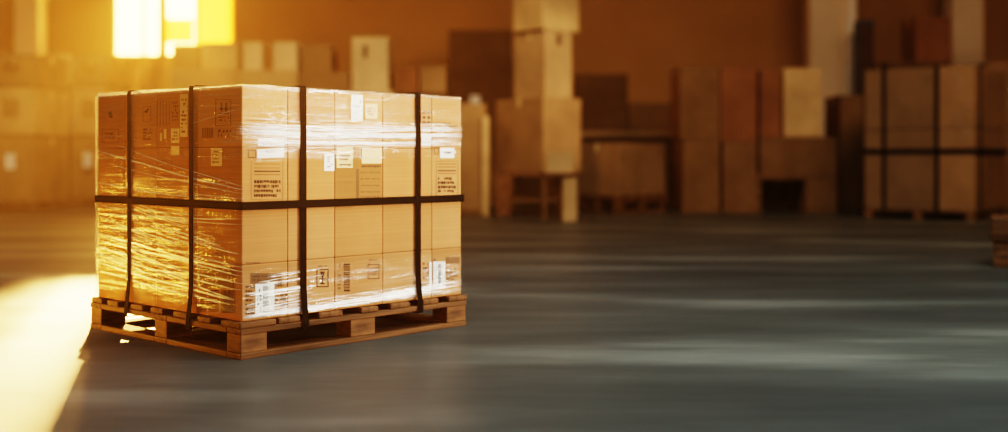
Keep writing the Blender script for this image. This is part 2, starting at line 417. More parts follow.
# paper labels
def st(key, *a, **k): o, c = CART[key]; return sticker(o, c, *a, **k)
st(('R', 0, 2), 'R', 257, 148.2, 284, 157, 'tilted white paper label with dark scribble', lambda f: (f.text(264, 149.5, 277, 153, 3, 2, .8),), tilt=1.4)
st(('R', 0, 3), 'R', 258, 139, 284, 146.4, 'upper half of a white paper label', lambda f: f.text(262, 142, 280, 145.6, 3, 1, .6))
st(('R', 1, 2), 'R', 324, 153.5, 334, 171, 'small white sticker with faint print', lambda f: f.text(327, 156, 332.5, 168, 3, 5, .6))
st(('R', 2, 2), 'R', 336.5, 147.5, 352.5, 168, 'pale tan label with printed characters',
   lambda f: (f.text(339, 154, 350, 161, 1, 2, .95, 2.2), f.text(338.5, 163.5, 351, 166.5, 1, 1, .9, 1.4)), mat='paper_tan')
st(('R', 2, 2), 'R', 361.5, 148, 381.5, 163.5, 'blank pale tan label', None, mat='paper_tan')
st(('R', 2, 3), 'R', 351, 95, 362.5, 121, 'bright white label', lambda f: f.text(353, 100, 361, 118, 3, 4, .25))
st(('R', 2, 3), 'R', 365, 104, 377, 119, 'tan label', lambda f: f.text(367, 107, 375, 116, 2, 3, .7), mat='paper_tan')
st(('R', 3, 3), 'R', 421.5, 135.5, 431, 145, 'small white label', None)
st(('R', 4, 2), 'R', 440, 147.8, 454, 158, 'small white label with blue scribble', lambda f: f.text(443, 151, 451, 154.5, 3, 1, .9))
st(('R', 0, 0), 'R', 255, 284, 274, 315, 'white shipping label with barcode', lambda f: (f.vbars(263, 286, 268, 312, 3), f.text(257, 288, 261, 312, 3, 5, .5)))
st(('R', 3, 0), 'R', 429, 262, 431.4, 289, 'white label edge', None)
st(('R', 4, 0), 'R', 433, 261.5, 445, 288, 'white shipping label with barcode', lambda f: (f.vbars(438, 264, 441, 286, 3),))
st(('L', 1, 3), 'L', 180.5, 94, 188, 137, 'long grey paper strip', lambda f: f.text(182, 98, 187, 134, 2, 9, .6), mat='paper_tan')

# ------------------------------------------------------------------ pallet under the load
pal = empty('pallet', W(U / 2, V / 2, 0), A)
tag(pal, 'worn wooden block pallet carrying the strapped carton load in the foreground', 'pallet')
def pb(name, u0, u1, v0, v1, z0, z1, m, bev=0.004):
    mb = MB(); cx, cy = (u0 + u1) / 2, (v0 + v1) / 2
    mb.box(-(u1 - u0) / 2, (u1 - u0) / 2, -(v1 - v0) / 2, (v1 - v0) / 2, 0, z1 - z0, 0, bev=bev)
    return mb.build(name, M[m], pal, (cx - U / 2, cy - V / 2, z0))
PU0, PU1, PV0, PV1 = -.019, 1.258, -.020, 1.228
for v0 in (PV0, .545, PV1 - .10): pb('bottom_board', PU0, PU1, v0, v0 + .10, 0.0, .024, 'wood_x')
for u0 in (PU0, PU1 - .10):
    pb('bottom_board', u0, u0 + .10, PV0 + .102, .543, 0.0, .024, 'wood_y'); pb('bottom_board', u0, u0 + .10, .647, PV1 - .102, 0.0, .024, 'wood_y')
for v0 in (PV0 + .004, .545, PV1 - .104):
    for u0, w in ((PU0 + .003, .125), (.545, .14), (PU1 - .128, .125)): pb('block', u0, u0 + w, v0, v0 + .10, .0245, .0985, 'wood_b')
for v0 in (PV0, .545, PV1 - .10): pb('stringer_board', PU0, PU1, v0, v0 + .10, .099, .1225, 'wood_x')
for u0 in (PU0, PU1 - .10):
    pb('stringer_board', u0, u0 + .10, PV0 + .102, .543, .099, .1225, 'wood_y'); pb('stringer_board', u0, u0 + .10, .647, PV1 - .102, .099, .1225, 'wood_y')
for u0, w in ((.166, .110), (.375, .13), (.60, .10), (.775, .12), (.972, .10), (1.135, .125)):
    pb('deck_board', u0, u0 + w, PV0 + random.uniform(-.006, .008), PV1, .123, .1485, 'wood_y', .007)
for v0, w in ((PV0 - .004, .14), (.19, .10), (.379, .116), (.58, .10), (.750, .108), (.95, .10), (1.115, .10)):
    pb('deck_board', PU0 + random.uniform(-.008, .004), .15, v0, v0 + w, .123, .1485, 'wood_x', .006)

# ------------------------------------------------------------------ stretch film
fl = empty('stretch_film', W(U / 2, V / 2, Z0), A)
tag(fl, 'clear stretch film wound round the foreground carton load, creased white', 'plastic film')
PER = 2 * (U + V)
def peri(s, off):
    """point on the load's outline; s = 0 at the far right corner of the right face, U at the near corner, U+V at the far left corner"""
    s = s % PER; r = off
    if s <= U: return (U - s, -r)
    if s <= U + V: return (-r, s - U)
    if s <= 2 * U + V: return (s - U - V, V + r)
    return (U + r, V - (s - 2 * U - V))
def path(s0, s1, off, step=0.03):
    n = max(2, int((s1 - s0) / step)); S = [s0 + (s1 - s0) * i / n for i in range(n + 1)]
    for c in (0, U, U + V, 2 * U + V, PER):
        if s0 < c < s1: S += [c - 0.0001, c + 0.0001]
    return sorted(S)
def loc(p, z): return (p[0] - U / 2, p[1] - V / 2, z - Z0)
def sheet(mb, s0, s1, off, zlo, zhi, m=0, rows=4, wob=0.0015):
    S = path(s0, s1, off)
    for a, c in zip(S, S[1:]):
        for r in range(rows):
            q = []
            for s, k in ((a, r), (c, r), (c, r + 1), (a, r + 1)):
                z = zlo(s) + (zhi(s) - zlo(s)) * k / rows
                o = off + wob * math.sin(s * 23 + k * 2.1)
                q.append((loc(peri(s, o), z), (s, z)))
            mb.poly([x[0] for x in q], m, [x[1] for x in q])
def ribbon(mb, s0, s1, off, z0, z1, w, m=0, bow=0.0, wob=0.002):
    S = path(s0, s1, off, 0.025); ph = random.uniform(0, 6)
    for a, c in zip(S, S[1:]):
        q = []
        for s, k in ((a, -1), (c, -1), (c, 1), (a, 1)):
            t = (s - s0) / (s1 - s0); tp = min(1, t * 8 + 0.15, (1 - t) * 8 + 0.15)
            z = z0 + (z1 - z0) * t + bow * math.sin(t * PI) + wob * math.sin(s * 9 + ph)
            z = z + k * w / 2 * tp
            o = off + (0.0 if k > 0 else min(.0012, w * .35))
            q.append((loc(peri(s, o), z), (s * 3 + ph * 10, (z - z0) * 40 + ph)))
        mb.poly([x[0] for x in q], m, [x[1] for x in q])
def lin(*pts):
    def f(s):
        s = s % PER if s < PER else s
        for (a, za), (c, zc) in zip(pts, pts[1:]):
            if a <= s <= c: return za + (zc - za) * (s - a) / (c - a)
        return pts[-1][1] if s > pts[-1][0] else pts[0][1]
    return f
SN = U                                     # the near corner
# upper winding
mb = MB(); sheet(mb, 0, PER, .0045, lin((0, .815), (SN, .79), (U + V, .80), (PER, .815)), lin((0, 1.096), (PER, 1.096)), 0, 6)
up = mb.build('film_band', M['film_sheet'], fl)
mb = MB()
for k in range(34):                        # the white bunched rope round the right face
    z = random.gauss(.905, .027); w = random.uniform(.0015, .006)
    a = random.choice((0, 0, 0, random.uniform(0, .5))); e = random.choice((SN, SN + .03, SN, random.uniform(.7, 1.2)))
    ribbon(mb, a, e, .0065 + k * .00003, z + random.uniform(-.012, .012), z + random.uniform(-.02, .012), w, 0 if random.random() < .7 else 1, random.uniform(-.012, .006))
for k in range(26):
    a = random.uniform(0, .9); ribbon(mb, a, min(SN, a + random.uniform(.12, .5)), .0066, random.uniform(.93, 1.03), random.uniform(.93, 1.03), .0016, 1)
for k in range(18):                        # film strands fanned out to draw a starburst glint at the near corner
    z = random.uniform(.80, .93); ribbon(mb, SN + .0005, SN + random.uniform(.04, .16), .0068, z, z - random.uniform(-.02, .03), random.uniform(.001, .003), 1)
ribbon(mb, SN, SN + .42, .0066, 1.005, .945, .002, 0)
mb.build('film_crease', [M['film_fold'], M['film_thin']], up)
# middle winding: runs down the left face to the near corner
mb = MB(); sheet(mb, SN, U + V, .0052, lin((SN, .16), (U + V, .20)), lin((SN, .69), (U + V, .86)), 0, 6)
mid = mb.build('film_band', M['film_sheet3'], fl)
mb = MB()
def vs(px): return U + vwid(px, N, A)
for (xa, ya, xb, yb, w) in ((242, 190, 98, 150, .006), (242, 186, 120, 146, .003), (242, 193, 110, 164, .0025), (242, 203, 100, 183, .003), (242, 199, 150, 186, .002),
                            (205, 215, 98, 205, .004), (242, 219, 105, 213, .004), (242, 224, 140, 215, .003), (242, 272, 98, 232, .007), (242, 276, 98, 236, .004), (242, 268, 110, 229, .003),
                            (200, 262, 98, 240, .006), (242, 284, 98, 246, .005), (242, 290, 98, 253, .004), (236, 300, 98, 262, .006), (230, 304, 98, 270, .004)):
    za, zb = Lp(xa, ya)[1], Lp(xb, yb)[1]; ribbon(mb, vs(xa), vs(xb), .0072, za, zb, w, 0, -.006)
for k in range(70):
    a = random.uniform(0, .8); l_ = random.uniform(.2, .8); z = .17 + .33 * random.random() ** 1.2
    e = min(V, a + l_); ribbon(mb, SN + a, SN + e, .0070 + k * .00002, z + a * .12, z + e * .13, random.uniform(.0012, .005), 1 if random.random() < .6 else 0, random.uniform(-.01, .004))
for k in range(16):
    a = random.uniform(0, .7); z = random.uniform(.62, .78); ribbon(mb, SN + a, SN + min(V, a + random.uniform(.2, .5)), .007, z + a * .1, z + a * .1 + .04, .0016, 1)
mb.build('film_crease', [M['film_fold'], M['film_thin']], mid)
# lower winding, rising away from the near corner on the right face
mb = MB(); sheet(mb, 0, PER, .0058, lin((0, .165), (SN, .152), (U + V, .153), (PER, .165)), lin((0, .345), (SN, .365), (U + V, .38), (PER, .345)), 0, 5)
low = mb.build('film_band', M['film_sheet2'], fl)
mb = MB()
def us(px): return U - uwid(px, N, A)
for k in range(17):
    za = .164 + abs(random.gauss(0, .015)); rise = random.uniform(-.01, .05)
    a = random.choice((0, 0, random.uniform(0, .3))); e = SN - random.choice((0, 0, random.uniform(0, .2)))
    ribbon(mb, a, e, .0078 + k * .00003, za + max(rise, .002), za - .006, random.uniform(.0015, .005), 0 if random.random() < .7 else 1, -.006 if za > .172 else 0)
for k in range(30):
    z = random.uniform(.17, .33); e = random.uniform(0, .12); ribbon(mb, SN - e - random.uniform(.08, .35), SN - e, .0079, z + .012, z, random.uniform(.001, .004), 0 if random.random() < .5 else 1)
for k in range(22):
    z = random.uniform(.18, .31); a = random.uniform(0, .05); ribbon(mb, a, a + random.uniform(.08, .45), .0079, z, z - .025, random.uniform(.001, .003), 1)
mb.build('film_crease', [M['film_fold'], M['film_thin']], low)
# cap over the lid and a fringe added past the edges so the sun gives a glowing rim
mb = MB()
nx = 12
for i in range(nx):
    for j in range(nx):
        q = []
        for (a, c) in ((i, j), (i + 1, j), (i + 1, j + 1), (i, j + 1)):
            u, v = -.006 + (U + .012) * a / nx, -.006 + (V + .012) * c / nx
            q.append((u - U / 2, v - V / 2, Z1 + .0035 - Z0 + .0015 * math.sin(a * 2.3) * math.cos(c * 1.9)))
        mb.poly(q, 0, [(p[0], p[1]) for p in q])
cap = mb.build('film_cap', M['film_sheet'], fl)
mb = MB()
S = path(0, U + V, .006, .012)
def fr(s): return .0025 + .0025 * abs(math.sin(s * 7.3) * math.sin(s * 17.1 + 1)) + (.008 * max(0, min(1, (s - U - .35) / .4)) if s > U else 0)
for a, c in zip(S, S[1:]):
    q = [loc(peri(a, .003), Z1 - .012), loc(peri(c, .003), Z1 - .012), loc(peri(c, .0015), Z1 + fr(c)), loc(peri(a, .0015), Z1 + fr(a))]
    mb.poly(q, 0, [(a, 0), (c, 0), (c, 1), (a, 1)])
n = 60
for k in range(n):                          # fringe down the far left corner
    za, zb = .16 + (Z1 - .16) * k / n, .16 + (Z1 - .16) * (k + 1) / n
    fa, fb = [.005 + .003 * math.sin(z * 31) * math.sin(z * 12 + 1) for z in (za, zb)]
    q = [(-.004 - U / 2, V - .004 - V / 2, za - Z0), (-.004 - U / 2, V - .004 - V / 2, zb - Z0), (-.010 - U / 2, V + fb - V / 2, zb - Z0), (-.010 - U / 2, V + fa - V / 2, za - Z0)]
    mb.poly(q, 0, [(za, 0), (zb, 0), (zb, 1), (za, 1)])
mb.build('film_glow_fringe', M['film_rim'], fl)

# ------------------------------------------------------------------ strapping bands
def band_loop(name, pts, axis, c, hw, th, label):
    """closed band: pts = outline in the plane across the band's width axis"""
    mb = MB(); n = len(pts)
    cx = sum(p[0] for p in pts) / n; cz = sum(p[1] for p in pts) / n
    inn = [(p[0] + math.copysign(th, cx - p[0]), p[1] + math.copysign(th, cz - p[1])) for p in pts]
    def P(p, k):
        a = c + k * hw
        q = (a, p[0], p[1]) if axis == 'u' else (p[0], a, p[1])
        return (q[0] - U / 2, q[1] - V / 2, q[2])
    for i in range(n):
        j = (i + 1) % n
        mb.poly([P(pts[i], -1), P(pts[j], -1), P(pts[j], 1), P(pts[i], 1)])
        mb.poly([P(inn[i], 1), P(inn[j], 1), P(inn[j], -1), P(inn[i], -1)])
        mb.poly([P(pts[i], 1), P(pts[j], 1), P(inn[j], 1), P(inn[i], 1)])
        mb.poly([P(inn[i], -1), P(inn[j], -1), P(pts[j], -1), P(pts[i], -1)])
    o = mb.build(name, M['strap'], None, W(U / 2, V / 2, 0), A)
    return tag(o, label, 'strap', 'dark straps round the foreground load')
def rr(pa, pc, a0, a1, z0, z1):
    """outline of a band: under the stringers, up the pallet edge, in to the load, over the lid"""
    p = [(pa + .012, z0), (pa + .003, z0 + .001), (pa, z0 + .012), (pa, .112), (a0 * .55 + pa * .45, .18), (a0, .26)]
    p += [(a0, .27 + (z1 - .287) * k / 5) for k in range(1, 5)]
    p += [(a0, z1 - .012), (a0 + .004, z1 - .003), (a0 + .014, z1)]
    p += [(a1 - .014, z1), (a1 - .004, z1 - .003), (a1, z1 - .012), (a1, .26), (pc, .112), (pc, z0 + .012), (pc - .003, z0 + .001), (pc - .012, z0)]
    return p
for c, where in ((.297, 'nearer the front corner'), (.952, 'nearer its far edge')):
    band_loop('strapping_band', rr(PV0 - .008, PV1 + .010, -.0105, V + .010, .0905, Z1 + .011), 'u', c, .0150, .0022, 'dark vertical strap on the lit right face of the big load, ' + where)
for c, where in ((.361, 'nearer the front corner'), (.879, 'nearer its far edge')):
    band_loop('strapping_band', rr(PU0 - .008, PU1 + .010, -.0105, U + .010, .086, Z1 + .015), 'v', c, .0155, .0022, 'dark vertical strap on the shaded left face of the big load, ' + where)
mb = MB(); S = path(0, PER, 0, .06) + [PER]
def hp(s, o, z):
    p = peri(s, o) if s < PER else peri(0, o)
    return (p[0] - U / 2, p[1] - V / 2, z)
ring = []
for c in range(4):                          # rounded rectangle outline
    ccx, ccy = ((U, 0), (0, 0), (0, V), (U, V))[c]; a0 = (0, -PI / 2, -PI, -PI * 1.5)[c]
    for k in range(5):
        a = a0 - PI / 2 * k / 4; ring.append((ccx, ccy, math.cos(a), math.sin(a)))
def ringp(i, o, z):
    x, y, dx, dy = ring[i % len(ring)]; return (x + dx * o - U / 2, y + dy * o - V / 2, z)
for i in range(len(ring)):
    for (oa, za, ob, zb) in ((.0138, .597, .0138, .630), (.0138, .630, .0116, .630), (.0116, .630, .0116, .597), (.0116, .597, .0138, .597)):
        mb.poly([ringp(i + 1, oa, za), ringp(i, oa, za), ringp(i, ob, zb), ringp(i + 1, ob, zb)])
o = mb.build('strapping_band', M['strap'], None, W(U / 2, V / 2, 0), A)
tag(o, 'dark horizontal strap round the middle of the big foreground load', 'strap', 'dark straps round the foreground load')

# ------------------------------------------------------------------ background things
def bx_carton(mb, w, d, h, mat=0, tape=True, bev=0.008):
    """a closed shipping carton: bevelled body, lid joint and tape over the lid and down two sides"""
    mb.box(-w / 2, w / 2, -d / 2, d / 2, 0, h, mat, bev=bev)
    if tape:
        mb.box(-w / 2 - .0015, w / 2 + .0015, -.03, .03, h - .12, h + .0015, 1)
        mb.box(-w / 2 + .02, w / 2 - .02, -.002, .002, h, h + .002, 2)
def carton(px0, px1, py0, py1, Y, d, mat, label, group=None, z0=None, rz=0.0, name='carton', cat='box', tape=True, strip=None, h=None):
    """a carton whose front stands at depth Y, given by where it shows in the photograph"""
    x0, x1 = X(px0, Y), X(px1, Y)
    zb = Z(py1, Y) if z0 is None else z0
    zt = Z(py0, Y) if h is None else zb + h
    mb = MB(); bx_carton(mb, x1 - x0, d, zt - zb, 0, tape)
    if strip:                                # paper, handhold or painted glint marks on the front: fractions of the front
        for (a, c, e, f, m) in strip:
            w, hh = x1 - x0, zt - zb
            mb.box(-w / 2 + a * w, -w / 2 + c * w, -d / 2 - .003, -d / 2, e * hh, f * hh, m)
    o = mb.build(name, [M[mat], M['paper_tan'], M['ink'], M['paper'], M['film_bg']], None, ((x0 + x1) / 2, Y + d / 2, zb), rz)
    tag(o, label, cat, group); o['top'] = zt
    return o
def corner_carton(pxl, pxe, pxr, py0, py1, Y, Adeg, mat, label, group=None, z0=None, vlen=None, strip=None):
    """a carton turned towards us: its near edge shows at pxe, depth Y"""
    a = math.radians(Adeg); n = (X(pxe, Y), Y)
    u = uwid(pxr, n, a); v = vwid(pxl, n, a) if vlen is None else vlen
    zb = Z(py1, Y) if z0 is None else z0; zt = Z(py0, Y)
    mb = MB(); bx_carton(mb, u, v, zt - zb)
    if strip:
        for (s0, s1, e, f, m) in strip: mb.box(-u / 2 + s0 * u, -u / 2 + s1 * u, -v / 2 - .003, -v / 2, e * (zt - zb), f * (zt - zb), m)
    ca, sa = math.cos(a), math.sin(a)
    o = mb.build('carton', [M[mat], M['paper_tan'], M['ink'], M['paper']], None, (n[0] + u / 2 * ca - v / 2 * sa, n[1] + u / 2 * sa + v / 2 * ca, zb), a)
    tag(o, label, 'box', group); o['top'] = zt
    return o
def flat_pallet(cx, cy, w, d, label, group=None, rz=0.0, h=0.14, mat='wood_dark'):
    r = empty('pallet', (cx, cy, 0), rz); tag(r, label, 'pallet', group)
    def p(name, x0, x1, y0, y1, z0, z1):
        mb = MB(); mb.box(-(x1 - x0) / 2, (x1 - x0) / 2, -(y1 - y0) / 2, (y1 - y0) / 2, 0, z1 - z0, 0, bev=.004)
        mb.build(name, M[mat], r, ((x0 + x1) / 2, (y0 + y1) / 2, z0))
    t = h * .16
    for y in (-d / 2, -.06, d / 2 - .12):
        p('bottom_board', -w / 2, w / 2, y, y + .12, 0, t)
        for x in (-w / 2, -.07, w / 2 - .14): p('block', x, x + .14, y + .005, y + .115, t, h - 2 * t)
        p('stringer_board', -w / 2, w / 2, y, y + .12, h - 2 * t, h - t)
    n = max(4, int(w / .2))
    for k in range(n):
        x = -w / 2 + (w - .13) * k / (n - 1); p('deck_board', x, x + .13, -d / 2, d / 2, h - t, h)
    return r
def ring_band(cx, cy, w, d, z, hw, label, group, rz=0.0, vertical=None, z0=0.0, z1=1.0):
    """one strap: horizontal ring, or (vertical = offset along the front) a hoop over the top"""
    mb = MB(); t = .006
    if vertical is None:
        for (x0, x1, y0, y1) in ((-w / 2 - t, w / 2 + t, -d / 2 - t, -d / 2 - .001), (-w / 2 - t, w / 2 + t, d / 2 + .001, d / 2 + t), (-w / 2 - t, -w / 2 - .001, -d / 2, d / 2), (w / 2 + .001, w / 2 + t, -d / 2, d / 2)):
            mb.box(x0, x1, y0, y1, z - hw, z + hw)
    else:
        a = vertical
        mb.box(a - hw, a + hw, -d / 2 - t, -d / 2 - .001, z0, z1 + t); mb.box(a - hw, a + hw, d / 2 + .001, d / 2 + t, z0, z1 + t); mb.box(a - hw, a + hw, -d / 2 - t, d / 2 + t, z1 + .0025, z1 + .0025 + t)
    o = mb.build('strapping_band', M['strap'], None, (cx, cy, 0), rz)
    return tag(o, label, 'strap', group)

# -- the big strapped load at the right
def right_load():
    a = math.radians(52); n = (X(975, 14.2), 14.2)              # near corner; the broad front runs left from it
    d, w = 1.5, vwid(864, n, a)                                  # d along the narrow right side, w along the front
    ca, sa = math.cos(a), math.sin(a)
    def P(x, y): return n[0] + (x + d / 2) * ca - (y + w / 2) * sa, n[1] + (x + d / 2) * sa + (y + w / 2) * ca
    cx, cy = P(0, 0)
    flat_pallet(cx, cy, d, w, 'dark pallet under the tall strapped load at the right', rz=a, h=.12)
    zt = Z(66, 14.4); zs = Z(129, 14.4); zm = Z(151, 14.4); zb = .1215
    g = 'cartons of the tall strapped load at the right'
    for (a0, a1, nm) in ((zb, zm - .012, 'lowest'), (zm - .011, zs, 'narrow middle'), (zs + .001, zt, 'tall top')):
        for k, (f0, f1, side) in enumerate(((0, .36, 'right'), (.36, 1, 'left'))):
            mb = MB(); bx_carton(mb, d, (f1 - f0) * w - .004, a1 - a0 - .001, tape=False, bev=.02)
            x, y = P(0, -w / 2 + (f0 + f1) / 2 * w)
            o = mb.build('carton', [M['old_grey' if k else 'old_kraft'], M['paper_tan'], M['ink']], None, (x, y, a0), a)
            tag(o, '%s tan carton on the %s of the tall strapped load at right' % (nm, side), 'box', g)
    mb = MB()
    e = .014
    for j in range(10):
        for i in range(10):
            for face in (0, 1):
                q = []
                for (p, r) in ((i, j), (i + 1, j), (i + 1, j + 1), (i, j + 1)):
                    z = zm + .02 + (zt - zm - .02) * r / 10; wob = .006 * math.sin(p * 2.1 + r * .8)
                    if face == 0: q.append(((-d / 2 - e - abs(wob), -w / 2 - e + (.30 * w) * p / 10, z), (p / 10 + 1, r / 10)))
                    else: q.append(((-d / 2 - e + d * .8 * p / 10, -w / 2 - e - abs(wob), z), (p / 4, r / 10)))
                mb.poly([t[0] for t in q], 0, [t[1] for t in q])
    o = mb.build('stretch_film', M['film_bg'], None, (cx, cy, 0), a)
    tag(o, 'shiny clear film round the upper corner of the tall right load', 'plastic film')
    for px, nm in ((884, 'left'), (937, 'right')):
        off = vwid(px, n, a) - w / 2
        x, y = cx, cy
        ring_band(x, y, w, d, 0, .024, 'dark vertical strap, %s one on the front of the tall right load' % nm, 'dark straps on the right load', a - PI / 2, -off, .115, zt)
    ring_band(cx, cy, d, w, 0, .024, 'dark vertical strap on the narrow side of the tall right load', 'dark straps on the right load', a, -d / 2 + .25, .115, zt + .014)
    ring_band(cx, cy, d + .03, w + .03, zm, .028, 'dark horizontal strap round the tall load at the far right', 'dark straps on the right load', a)
right_load()
carton(986, 1060, 62, 209, 17.6, 1.0, 'old_kraft', 'tall tan carton at the right frame edge behind the strapped load', z0=0, strip=[(.06, .22, .78, .92, 3), (.08, .2, .3, .6, 3)])
# low wooden stand cut by the right edge
sg = -math.radians(24.5)
r = empty('wooden_stand', (X(990, 8.2) + .42 * math.cos(sg) - .3 * math.sin(sg), 8.2 + .42 * math.sin(sg) + .3 * math.cos(sg), 0), sg); tag(r, 'low brown wooden stand on block legs cut off by the right frame edge', 'stand')
mb = MB(); mb.box(-.42, .42, -.3, .3, .19, .37, 0, bev=.02); mb.build('top', M['wood_x'], r)
for x in (-.40, .29):
    for y in (-.28, .17): mb = MB(); mb.box(x, x + .11, y, y + .11, 0, .191, 0, bev=.006); mb.build('leg', M['wood_b'], r)

# -- tower of cartons on a wooden work table in the middle
YT = 15.4; a = 38
r = empty('wooden_table', (X(536, YT + .1), YT + .75, 0))
tag(r, 'rough wooden table under the tower of cartons in the middle distance', 'table')
tw, td, th = .55, .62, Z(172, YT)
mb = MB(); mb.box(-tw, tw, -td, td, th - .06, th, 0, bev=.008); mb.build('tabletop', M['wood_x'], r)
for x in (-tw, tw - .2):
    for y in (-td, td - .14): mb = MB(); mb.box(x, x + .2, y, y + .14, 0, th - .0605, 0, bev=.006); mb.build('leg', M['wood_b'], r)
mb = MB(); mb.box(-tw + .19, tw - .19, -td + .05, td - .05, .2, .235, 0, bev=.004); mb.build('shelf', M['wood_dark'], r)
gt = 'cartons of the tower in the middle'
ta = corner_carton(496, 543, 581, 97, 171.5, YT + .1, 40, 'old_kraft', 'large carton standing on the wooden table, lowest of the carton tower', gt, z0=th + .001)
tb = corner_carton(514, 545, 572, 29, 0, YT + .25, 42, 'old_kraft_pale', 'tall carton with a hand hole, middle of the tower on the wooden table', gt, z0=ta['top'] + .003, strip=[(.42, .58, .78, .95, 2)])
tc = corner_carton(513, 543, 579, -30, 0, YT + .2, 44, 'old_kraft_gold', 'topmost carton of the tower on the wooden table, cut by the top of the picture', gt, z0=tb['top'] + .003)
# small carton hanging below is a box on the front of the table
YS = YT - 1.25
carton(546, 573, 152, 171.9, YS, .3, 'old_kraft_gold', 'small pale carton on the stool in front of the carton tower', z0=Z(173, YS))
ys = YS
r = empty('stool', (X(560, ys), ys + .17, 0)); tag(r, 'narrow wooden stool in front of the carton tower', 'stool')
hs = Z(173, ys) - .001; hw_ = (X(581, ys) - X(545, ys)) / 2
mb = MB(); mb.box(-hw_, hw_, -.17, .17, hs - .05, hs, 0, bev=.006); mb.build('seat', M['wood_x'], r)
mb = MB(); mb.box(hw_ - .19, hw_ - .01, -.15, .15, 0, hs - .0505, 0, bev=.006); mb.build('leg', M['old_kraft_gold'], r)
mb = MB(); mb.box(-hw_ + .01, -hw_ + .06, -.15, .15, 0, hs - .0505, 0, bev=.006); mb.build('leg', M['wood_dark'], r)
# -- load on feet right of the tower
Yp = 16.0; a = 44; n = (X(619, Yp), Yp)
u, v = uwid(667, n, math.radians(a)), vwid(574, n, math.radians(a))
ca, sa = math.cos(math.radians(a)), math.sin(math.radians(a))
flat_pallet(n[0] + u / 2 * ca - v / 2 * sa, n[1] + u / 2 * sa + v / 2 * ca, u, v, 'pallet on tall feet under the wide carton right of the carton tower', rz=math.radians(a), h=.26, mat='wood_b')
p1 = corner_carton(575, 619, 666, 143, 0, Yp + .01, a, 'old_kraft', 'wide low carton on a pallet right of the carton tower', z0=.2615)
# -- counter and boxes behind it
r = empty('counter', (X(630, 19), 19.4, 0)); tag(r, 'long wooden counter with a pale top edge behind the wide low carton', 'counter')
cw = (X(682, 19) - X(578, 19)) / 2; ct = Z(131, 19)
mb = MB(); mb.box(-cw, cw, -.3, .4, ct - .10, ct, 0, bev=.01); mb.build('counter_top', M['old_kraft_pale'], r)
mb = MB(); mb.box(-cw + .05, cw - .05, -.2, .35, 0, ct - .1005, 0, bev=.01); mb.build('body', M['old_kraft_brown'], r)
carton(576, 628, 74, 131, 19.15, .5, 'old_kraft_brown', 'dark brown carton standing on the left end of the long counter', z0=ct + .001)
carton(629, 680, 103, 131, 19.15, .5, 'old_kraft_dark', 'low brown carton standing on the right end of the long counter', z0=ct + .001)
# -- crate just right of the main load
r = empty('wooden_crate', (X(472, 15.6) - .06, 16.1, 0)); tag(r, 'tall pale wooden crate with corner posts just right of the big load', 'crate')
kw, kh = (X(494, 15.6) - X(452, 15.6)) / 2, Z(103, 15.6)
mb = MB(); mb.box(-kw + .05, kw - .05, -.42, .42, .08, kh, 0, bev=.01); mb.build('panel', M['old_kraft'], r)
for x in (-kw, kw - .09):
    for y in (-.48, .39): mb = MB(); mb.box(x, x + .09, y, y + .09, 0, kh - .18, 0, bev=.006); mb.build('corner_post', M['old_kraft_gold'], r)
mb = MB(); mb.box(-kw + .05, kw - .05, -.475, .475, .0, .078, 0, bev=.006); mb.build('base', M['wood_dark'], r)
# -- tall dark stacks left of the tower
carton(449, 512, 30, 0, 20.0, .8, 'old_kraft_brown', 'tall dark brown carton behind the pale crate, upper of two', z0=1.72)
carton(447, 514, 0, 0, 19.7, 1.1, 'old_kraft_brown', 'dark brown carton behind the pale crate, lower of two', z0=0, h=1.715)
carton(470, 480, 62, 72, 19.78, .12, 'paper', 'small white carton on the ledge of the dark brown lower carton', z0=1.717, h=.2, tape=False)
# -- dim stacks right of the middle
gd = 'cartons of the dim stacks right of the middle'
Yd = 16.4
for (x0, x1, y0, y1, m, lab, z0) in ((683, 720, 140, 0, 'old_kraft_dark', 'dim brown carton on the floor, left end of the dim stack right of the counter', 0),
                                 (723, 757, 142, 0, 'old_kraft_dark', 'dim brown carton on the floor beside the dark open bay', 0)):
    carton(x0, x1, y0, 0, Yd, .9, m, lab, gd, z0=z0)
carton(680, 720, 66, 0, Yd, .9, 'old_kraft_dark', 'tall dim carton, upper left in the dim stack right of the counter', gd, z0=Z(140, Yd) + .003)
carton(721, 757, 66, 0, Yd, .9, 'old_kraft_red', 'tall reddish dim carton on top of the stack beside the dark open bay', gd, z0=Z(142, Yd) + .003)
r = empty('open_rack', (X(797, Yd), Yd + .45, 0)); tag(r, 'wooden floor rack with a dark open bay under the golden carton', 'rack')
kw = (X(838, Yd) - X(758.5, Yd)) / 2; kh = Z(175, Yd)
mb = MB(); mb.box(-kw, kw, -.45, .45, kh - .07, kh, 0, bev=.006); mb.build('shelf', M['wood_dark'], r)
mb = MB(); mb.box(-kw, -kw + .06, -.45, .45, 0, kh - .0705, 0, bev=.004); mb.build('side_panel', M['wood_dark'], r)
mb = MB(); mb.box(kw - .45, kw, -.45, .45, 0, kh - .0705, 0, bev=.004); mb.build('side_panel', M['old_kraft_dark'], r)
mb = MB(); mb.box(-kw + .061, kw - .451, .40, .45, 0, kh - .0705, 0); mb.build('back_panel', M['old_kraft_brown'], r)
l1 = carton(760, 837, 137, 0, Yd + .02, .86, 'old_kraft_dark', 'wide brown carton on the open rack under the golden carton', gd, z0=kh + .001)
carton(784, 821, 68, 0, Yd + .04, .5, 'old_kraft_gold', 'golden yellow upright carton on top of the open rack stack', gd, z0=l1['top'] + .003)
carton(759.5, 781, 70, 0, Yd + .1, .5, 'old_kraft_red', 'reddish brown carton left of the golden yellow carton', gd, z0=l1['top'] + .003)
carton(840, 863, 95, 0, 17.2, .8, 'old_kraft_dark', 'narrow dim carton between the open rack and the tall strapped load', gd, z0=0)
